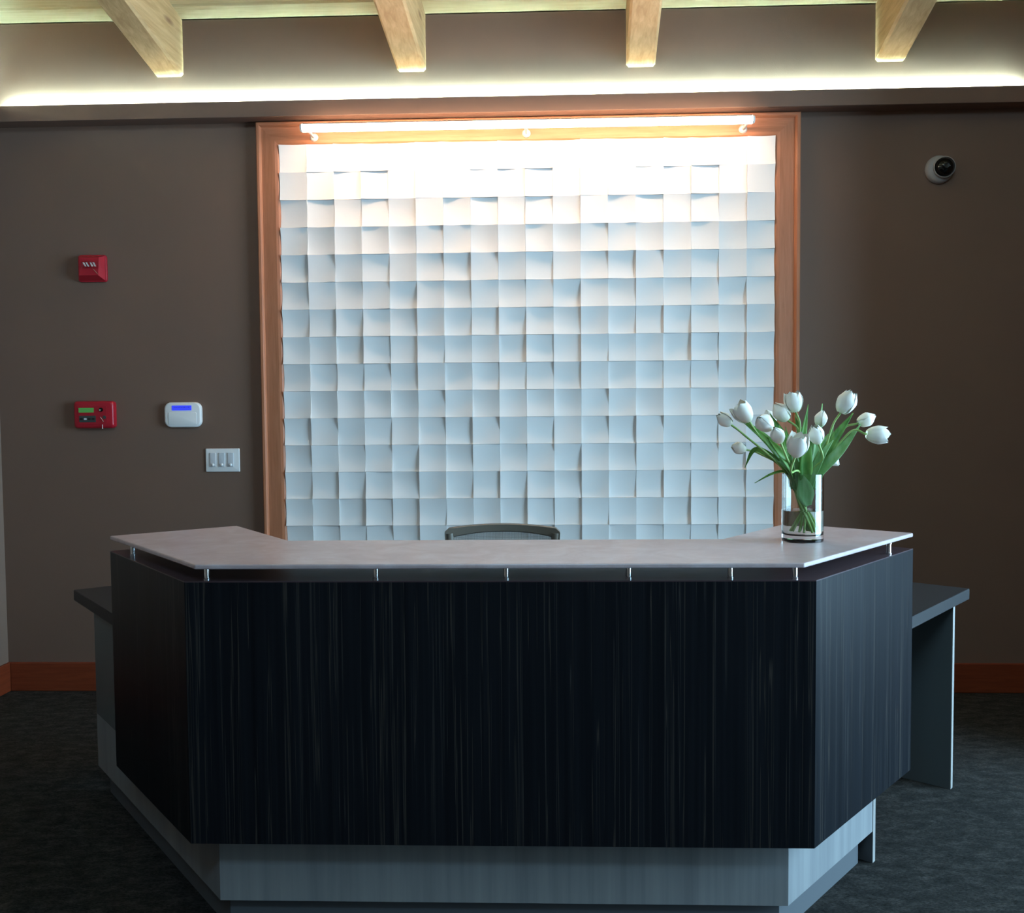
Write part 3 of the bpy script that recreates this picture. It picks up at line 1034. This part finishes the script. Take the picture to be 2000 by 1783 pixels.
def petal_mesh(outer, openness):
    NU_, NV_ = 8, 9
    vs, fs = [], []
    R = 0.0215 if outer else 0.0185
    L = 0.060 if outer else 0.0575
    for j in range(NV_ + 1):
        t = j / NV_
        prof_r = math.sin(math.pi * min(1.0, 0.10 + 0.62 * t ** 0.8)) ** 0.85
        r = R * (0.18 + 0.82 * prof_r)
        tipr = R * (0.12 + 0.62 * openness)
        if t > 0.55:
            f = ((t - 0.55) / 0.45) ** 1.4
            r = r * (1 - f) + tipr * f
        wmax = math.radians(62 if outer else 58)
        wd = wmax * (math.sin(math.pi * min(1, 0.16 + 0.62 * t)) if t < 0.62 else math.sin(math.pi * (0.16 + 0.62 * 0.62)) * math.sqrt(max(0, 1 - ((t - 0.62) / 0.38) ** 2.2)))
        for i in range(NU_ + 1):
            s = -1 + 2 * i / NU_
            a = s * max(wd, 0.015)
            rr_ = r * (1 + 0.06 * s * s)
            vs.append((rr_ * math.cos(a), rr_ * math.sin(a), L * t - 0.002 * s * s * t))
    for j in range(NV_):
        for i in range(NU_):
            q = j * (NU_ + 1) + i
            fs.append((q, q + 1, q + NU_ + 2, q + NU_ + 1))
    return MB().add(vs, fs).mesh('petal', M_PETAL, 'all')


PET = {(oo, k): petal_mesh(oo, op) for oo in (True, False) for k, op in enumerate((0.0, 0.35, 0.8))}


def catmull(pts, n=8):
    pts = [Vector(p) for p in pts]
    P_ = [pts[0] * 2 - pts[1]] + pts + [pts[-1] * 2 - pts[-2]]
    out = []
    for i in range(1, len(P_) - 2):
        a, b, c, d = P_[i - 1:i + 3]
        for k in range(n):
            t = k / n
            out.append(0.5 * ((2 * b) + (c - a) * t + (2 * a - 5 * b + 4 * c - d) * t * t + (3 * b - a - 3 * c + d) * t ** 3))
    out.append(pts[-1])
    return out


def leaf(parent, pts, width, facing, m, fold=0.35):
    path = catmull(pts, 7)
    f0 = Vector(facing).normalized()
    vs, fs = [], []
    n = len(path)
    for i, p in enumerate(path):
        t = (path[min(i + 1, n - 1)] - path[max(i - 1, 0)]).normalized()
        sd = t.cross(f0).normalized()
        nn = sd.cross(t).normalized()
        u = i / (n - 1)
        w = width * 0.5 * (0.35 + 0.65 * min(1, u / 0.4)) * (1 - max(0, (u - 0.45) / 0.55) ** 1.8)
        w = max(w, 0.0008)
        for s in (-1, -0.5, 0, 0.5, 1):
            vs.append(p + sd * s * w + nn * (fold * w * (abs(s) ** 1.3)))
    for i in range(n - 1):
        for k in range(4):
            q = i * 5 + k
            fs.append((q, q + 1, q + 6, q + 5))
    o = MB().add(vs, fs).build('leaf', m, parent, 'all')
    sm = o.modifiers.new('thick', 'SOLIDIFY')
    sm.thickness = 0.0012
    return o


# centre, axis the flower points along, scale, openness, label
TUL = [
    ((0.669, -2.08, 1.449), (-0.80, -0.10, 0.62), 0.86, 1, 'white tulip furthest left on a long slanting stem'),
    ((0.717, -2.12, 1.472), (-0.55, -0.10, 0.80), 1.12, 2, 'large white tulip at upper left, second from the left edge'),
    ((0.768, -2.17, 1.439), (-0.60, -0.55, 0.45), 1.12, 0, 'round white tulip facing forward, left of the middle'),
    ((0.845, -2.05, 1.470), (-0.62, -0.05, 0.72), 1.10, 0, 'white tulip half hidden behind the others, left of the tallest'),
    ((0.879, -2.06, 1.501), (-0.28, -0.10, 0.95), 1.08, 2, 'tallest middle white tulip with parted petals'),
    ((0.974, -2.02, 1.449), (0.15, 0.0, 0.95), 0.84, 0, 'small white tulip behind, right of the middle'),
    ((1.027, -2.10, 1.498), (0.42, -0.20, 0.86), 1.22, 1, 'biggest white tulip at the top right'),
    ((1.106, -2.04, 1.445), (0.90, -0.05, 0.42), 0.95, 0, 'slim white tulip pointing right, below the biggest one'),
    ((1.123, -2.09, 1.398), (0.97, -0.10, -0.10), 1.12, 2, 'white tulip furthest right, lying sideways'),
    ((0.805, -2.18, 1.404), (-0.40, -0.45, 0.75), 0.90, 0, 'small white tulip bud in front, left of the drooping one'),
    ((0.854, -2.22, 1.377), (0.10, -0.42, 0.85), 1.22, 2, 'full ruffled white tulip front and centre, low over the vase'),
    ((0.924, -2.15, 1.404), (-0.30, -0.30, 0.85), 0.98, 1, 'white tulip just right of centre with green leaves behind'),
    ((0.728, -2.00, 1.360), (-0.85, -0.20, 0.25), 0.82, 0, 'low white tulip hanging out to the left over the tile wall'),
    ((1.021, -1.99, 1.317), (0.60, -0.20, -0.55), 0.74, 0, 'lowest small white tulip drooping at the right of the vase'),
    ((0.828, -1.98, 1.453), (-0.45, 0.0, 0.85), 0.85, 0, 'white tulip at the back, mostly covered by its neighbours'),
]
mouth = Vector((VX, VY, VZ + VH))
tulips = []
for i, (c, ax, sc, op, lab) in enumerate(TUL):
    c = Vector(c)
    ax = Vector(ax).normalized()
    L = 0.058 * sc
    base = c - ax * L * 0.5
    out = Vector((base.x - VX, base.y - VY, 0))
    ang = math.atan2(out.y, out.x) + rnd.uniform(-0.25, 0.25)
    rad = min(0.047, 0.018 + out.length * 0.25)
    q1 = mouth + Vector((math.cos(ang) * rad, math.sin(ang) * rad, -0.002))
    a2 = ang + math.pi + rnd.uniform(-0.5, 0.5)
    r2 = rnd.uniform(0.020, 0.040)
    s0 = Vector((VX + math.cos(a2) * r2, VY + math.sin(a2) * r2, VZ + 0.030))
    root = thing('tulip', s0, lab, 'flower', 'white tulips in the glass vase')
    tulips.append((root, s0, q1, base))
    back = base - ax * (0.055 if i not in (8, 13, 12) else 0.05)
    MB().tube(catmull([s0, q1, back, base], 8), 0.0032, 8).build('stem', M_STEM, root, 60)
    q = ax.to_track_quat('Z', 'Y')
    spin = rnd.uniform(0, 2 * math.pi)
    for k in range(6):
        outer = k < 3
        po = bpy.data.objects.new('petal', PET[outer, op])
        COL.objects.link(po)
        po.parent = root
        po.location = base - s0
        po.rotation_mode = 'QUATERNION'
        po.rotation_quaternion = q @ Quaternion((0, 0, 1), spin + k * 2 * math.pi / 3 + (math.pi / 3 if not outer else 0)) @ Quaternion((0, 1, 0), rnd.uniform(-0.03, 0.05) + op * rnd.uniform(0.0, 0.11))
        po.scale = (sc * 1.05, sc * 1.05, sc)

m0 = mouth
LV = [  # owner, points, width, facing, pale
    (1, [(0.880, -2.085, 1.235), (0.868, -2.09, 1.290), (0.790, -2.11, 1.385), (0.702, -2.11, 1.458)], 0.034, (0.3, -1, 0.3), 0),
    (0, [(0.880, -2.05, 1.235), (0.868, -2.055, 1.288), (0.800, -2.05, 1.345), (0.765, -2.04, 1.352), (0.742, -2.03, 1.300)], 0.020, (0, -1, 0.6), 0),
    (12, [(0.900, -2.05, 1.235), (0.862, -2.06, 1.285), (0.820, -2.06, 1.283), (0.765, -2.06, 1.255)], 0.012, (0, -0.6, 1), 0),
    (4, [(0.905, -2.06, 1.235), (0.905, -2.06, 1.29), (0.915, -2.04, 1.39), (0.938, -2.01, 1.492)], 0.026, (0.1, -1, 0), 0),
    (5, [(0.930, -2.05, 1.235), (0.940, -2.05, 1.29), (0.965, -2.02, 1.39), (0.990, -1.98, 1.494)], 0.026, (0.2, -1, 0), 1),
    (13, [(0.935, -2.06, 1.235), (0.948, -2.06, 1.29), (0.985, -2.04, 1.36), (1.010, -2.03, 1.425)], 0.036, (-0.3, -1, 0.1), 1),
    (6, [(0.940, -2.07, 1.235), (0.950, -2.075, 1.29), (1.000, -2.07, 1.385), (1.062, -2.05, 1.465)], 0.036, (-0.4, -1, 0.2), 0),
    (7, [(0.940, -2.08, 1.235), (0.952, -2.09, 1.288), (1.012, -2.09, 1.352), (1.086, -2.05, 1.432)], 0.034, (-0.5, -1, 0.5), 1),
    (11, [(0.925, -2.09, 1.235), (0.930, -2.11, 1.29), (0.952, -2.12, 1.345), (0.985, -2.11, 1.385)], 0.024, (-0.3, -1, 0.5), 1),
    (3, [(0.895, -2.06, 1.235), (0.888, -2.06, 1.29), (0.860, -2.05, 1.38), (0.820, -2.02, 1.465)], 0.034, (0.1, -1, 0.1), 0),
    (9, [(0.890, -2.09, 1.235), (0.878, -2.105, 1.29), (0.850, -2.12, 1.36), (0.826, -2.11, 1.430)], 0.034, (0.2, -1, 0.1), 0),
    (10, [(0.900, -2.10, 1.235), (0.902, -2.115, 1.285), (0.900, -2.13, 1.35), (0.918, -2.12, 1.42)], 0.040, (0, -1, 0.1), 0),
    (2, [(0.880, -2.09, 1.235), (0.872, -2.11, 1.288), (0.825, -2.13, 1.35), (0.790, -2.12, 1.395)], 0.030, (0.2, -1, 0.3), 0),
    (14, [(0.920, -2.03, 1.235), (0.920, -2.02, 1.29), (0.925, -2.0, 1.37), (0.905, -1.98, 1.46)], 0.038, (0, -1, 0), 0),
    (8, [(0.930, -2.04, 1.235), (0.944, -2.04, 1.287), (0.975, -2.01, 1.35), (1.005, -1.99, 1.40)], 0.036, (-0.2, -1, 0.1), 0),
    (10, [(0.915, -2.105, 1.190), (0.905, -2.112, 1.215), (0.898, -2.113, 1.250), (0.888, -2.112, 1.290)], 0.050, (0, -1, 0), 1),
    (14, [(0.885, -2.05, 1.245), (0.872, -2.06, 1.29), (0.838, -2.06, 1.35), (0.802, -2.05, 1.385)], 0.026, (0.3, -1, 0.3), 0),
    (5, [(0.920, -2.04, 1.245), (0.925, -2.04, 1.29), (0.940, -2.03, 1.37), (0.962, -2.02, 1.41)], 0.028, (0, -1, 0.1), 0),
    (3, [(0.900, -2.06, 1.245), (0.893, -2.06, 1.29), (0.872, -2.05, 1.36), (0.862, -2.04, 1.425)], 0.024, (0.1, -1, 0), 0),
    (6, [(0.945, -2.06, 1.245), (0.955, -2.06, 1.29), (0.990, -2.05, 1.34), (1.020, -2.05, 1.41)], 0.026, (-0.3, -1, 0.1), 1),
    (2, [(0.875, -2.09, 1.245), (0.866, -2.10, 1.288), (0.835, -2.11, 1.32), (0.800, -2.10, 1.345)], 0.024, (0.2, -1, 0.4), 1),
    (9, [(0.885, -2.10, 1.245), (0.880, -2.115, 1.288), (0.868, -2.125, 1.33), (0.850, -2.12, 1.385)], 0.020, (0.1, -1, 0.2), 1),
]
for own, pts, w, fc, pale in LV:
    leaf(tulips[own][0], pts, w, fc, M_LEAF2 if pale else M_LEAF)

for o in bpy.data.objects:
    if '_o' in o:
        del o['_o']
bpy.context.view_layer.update()
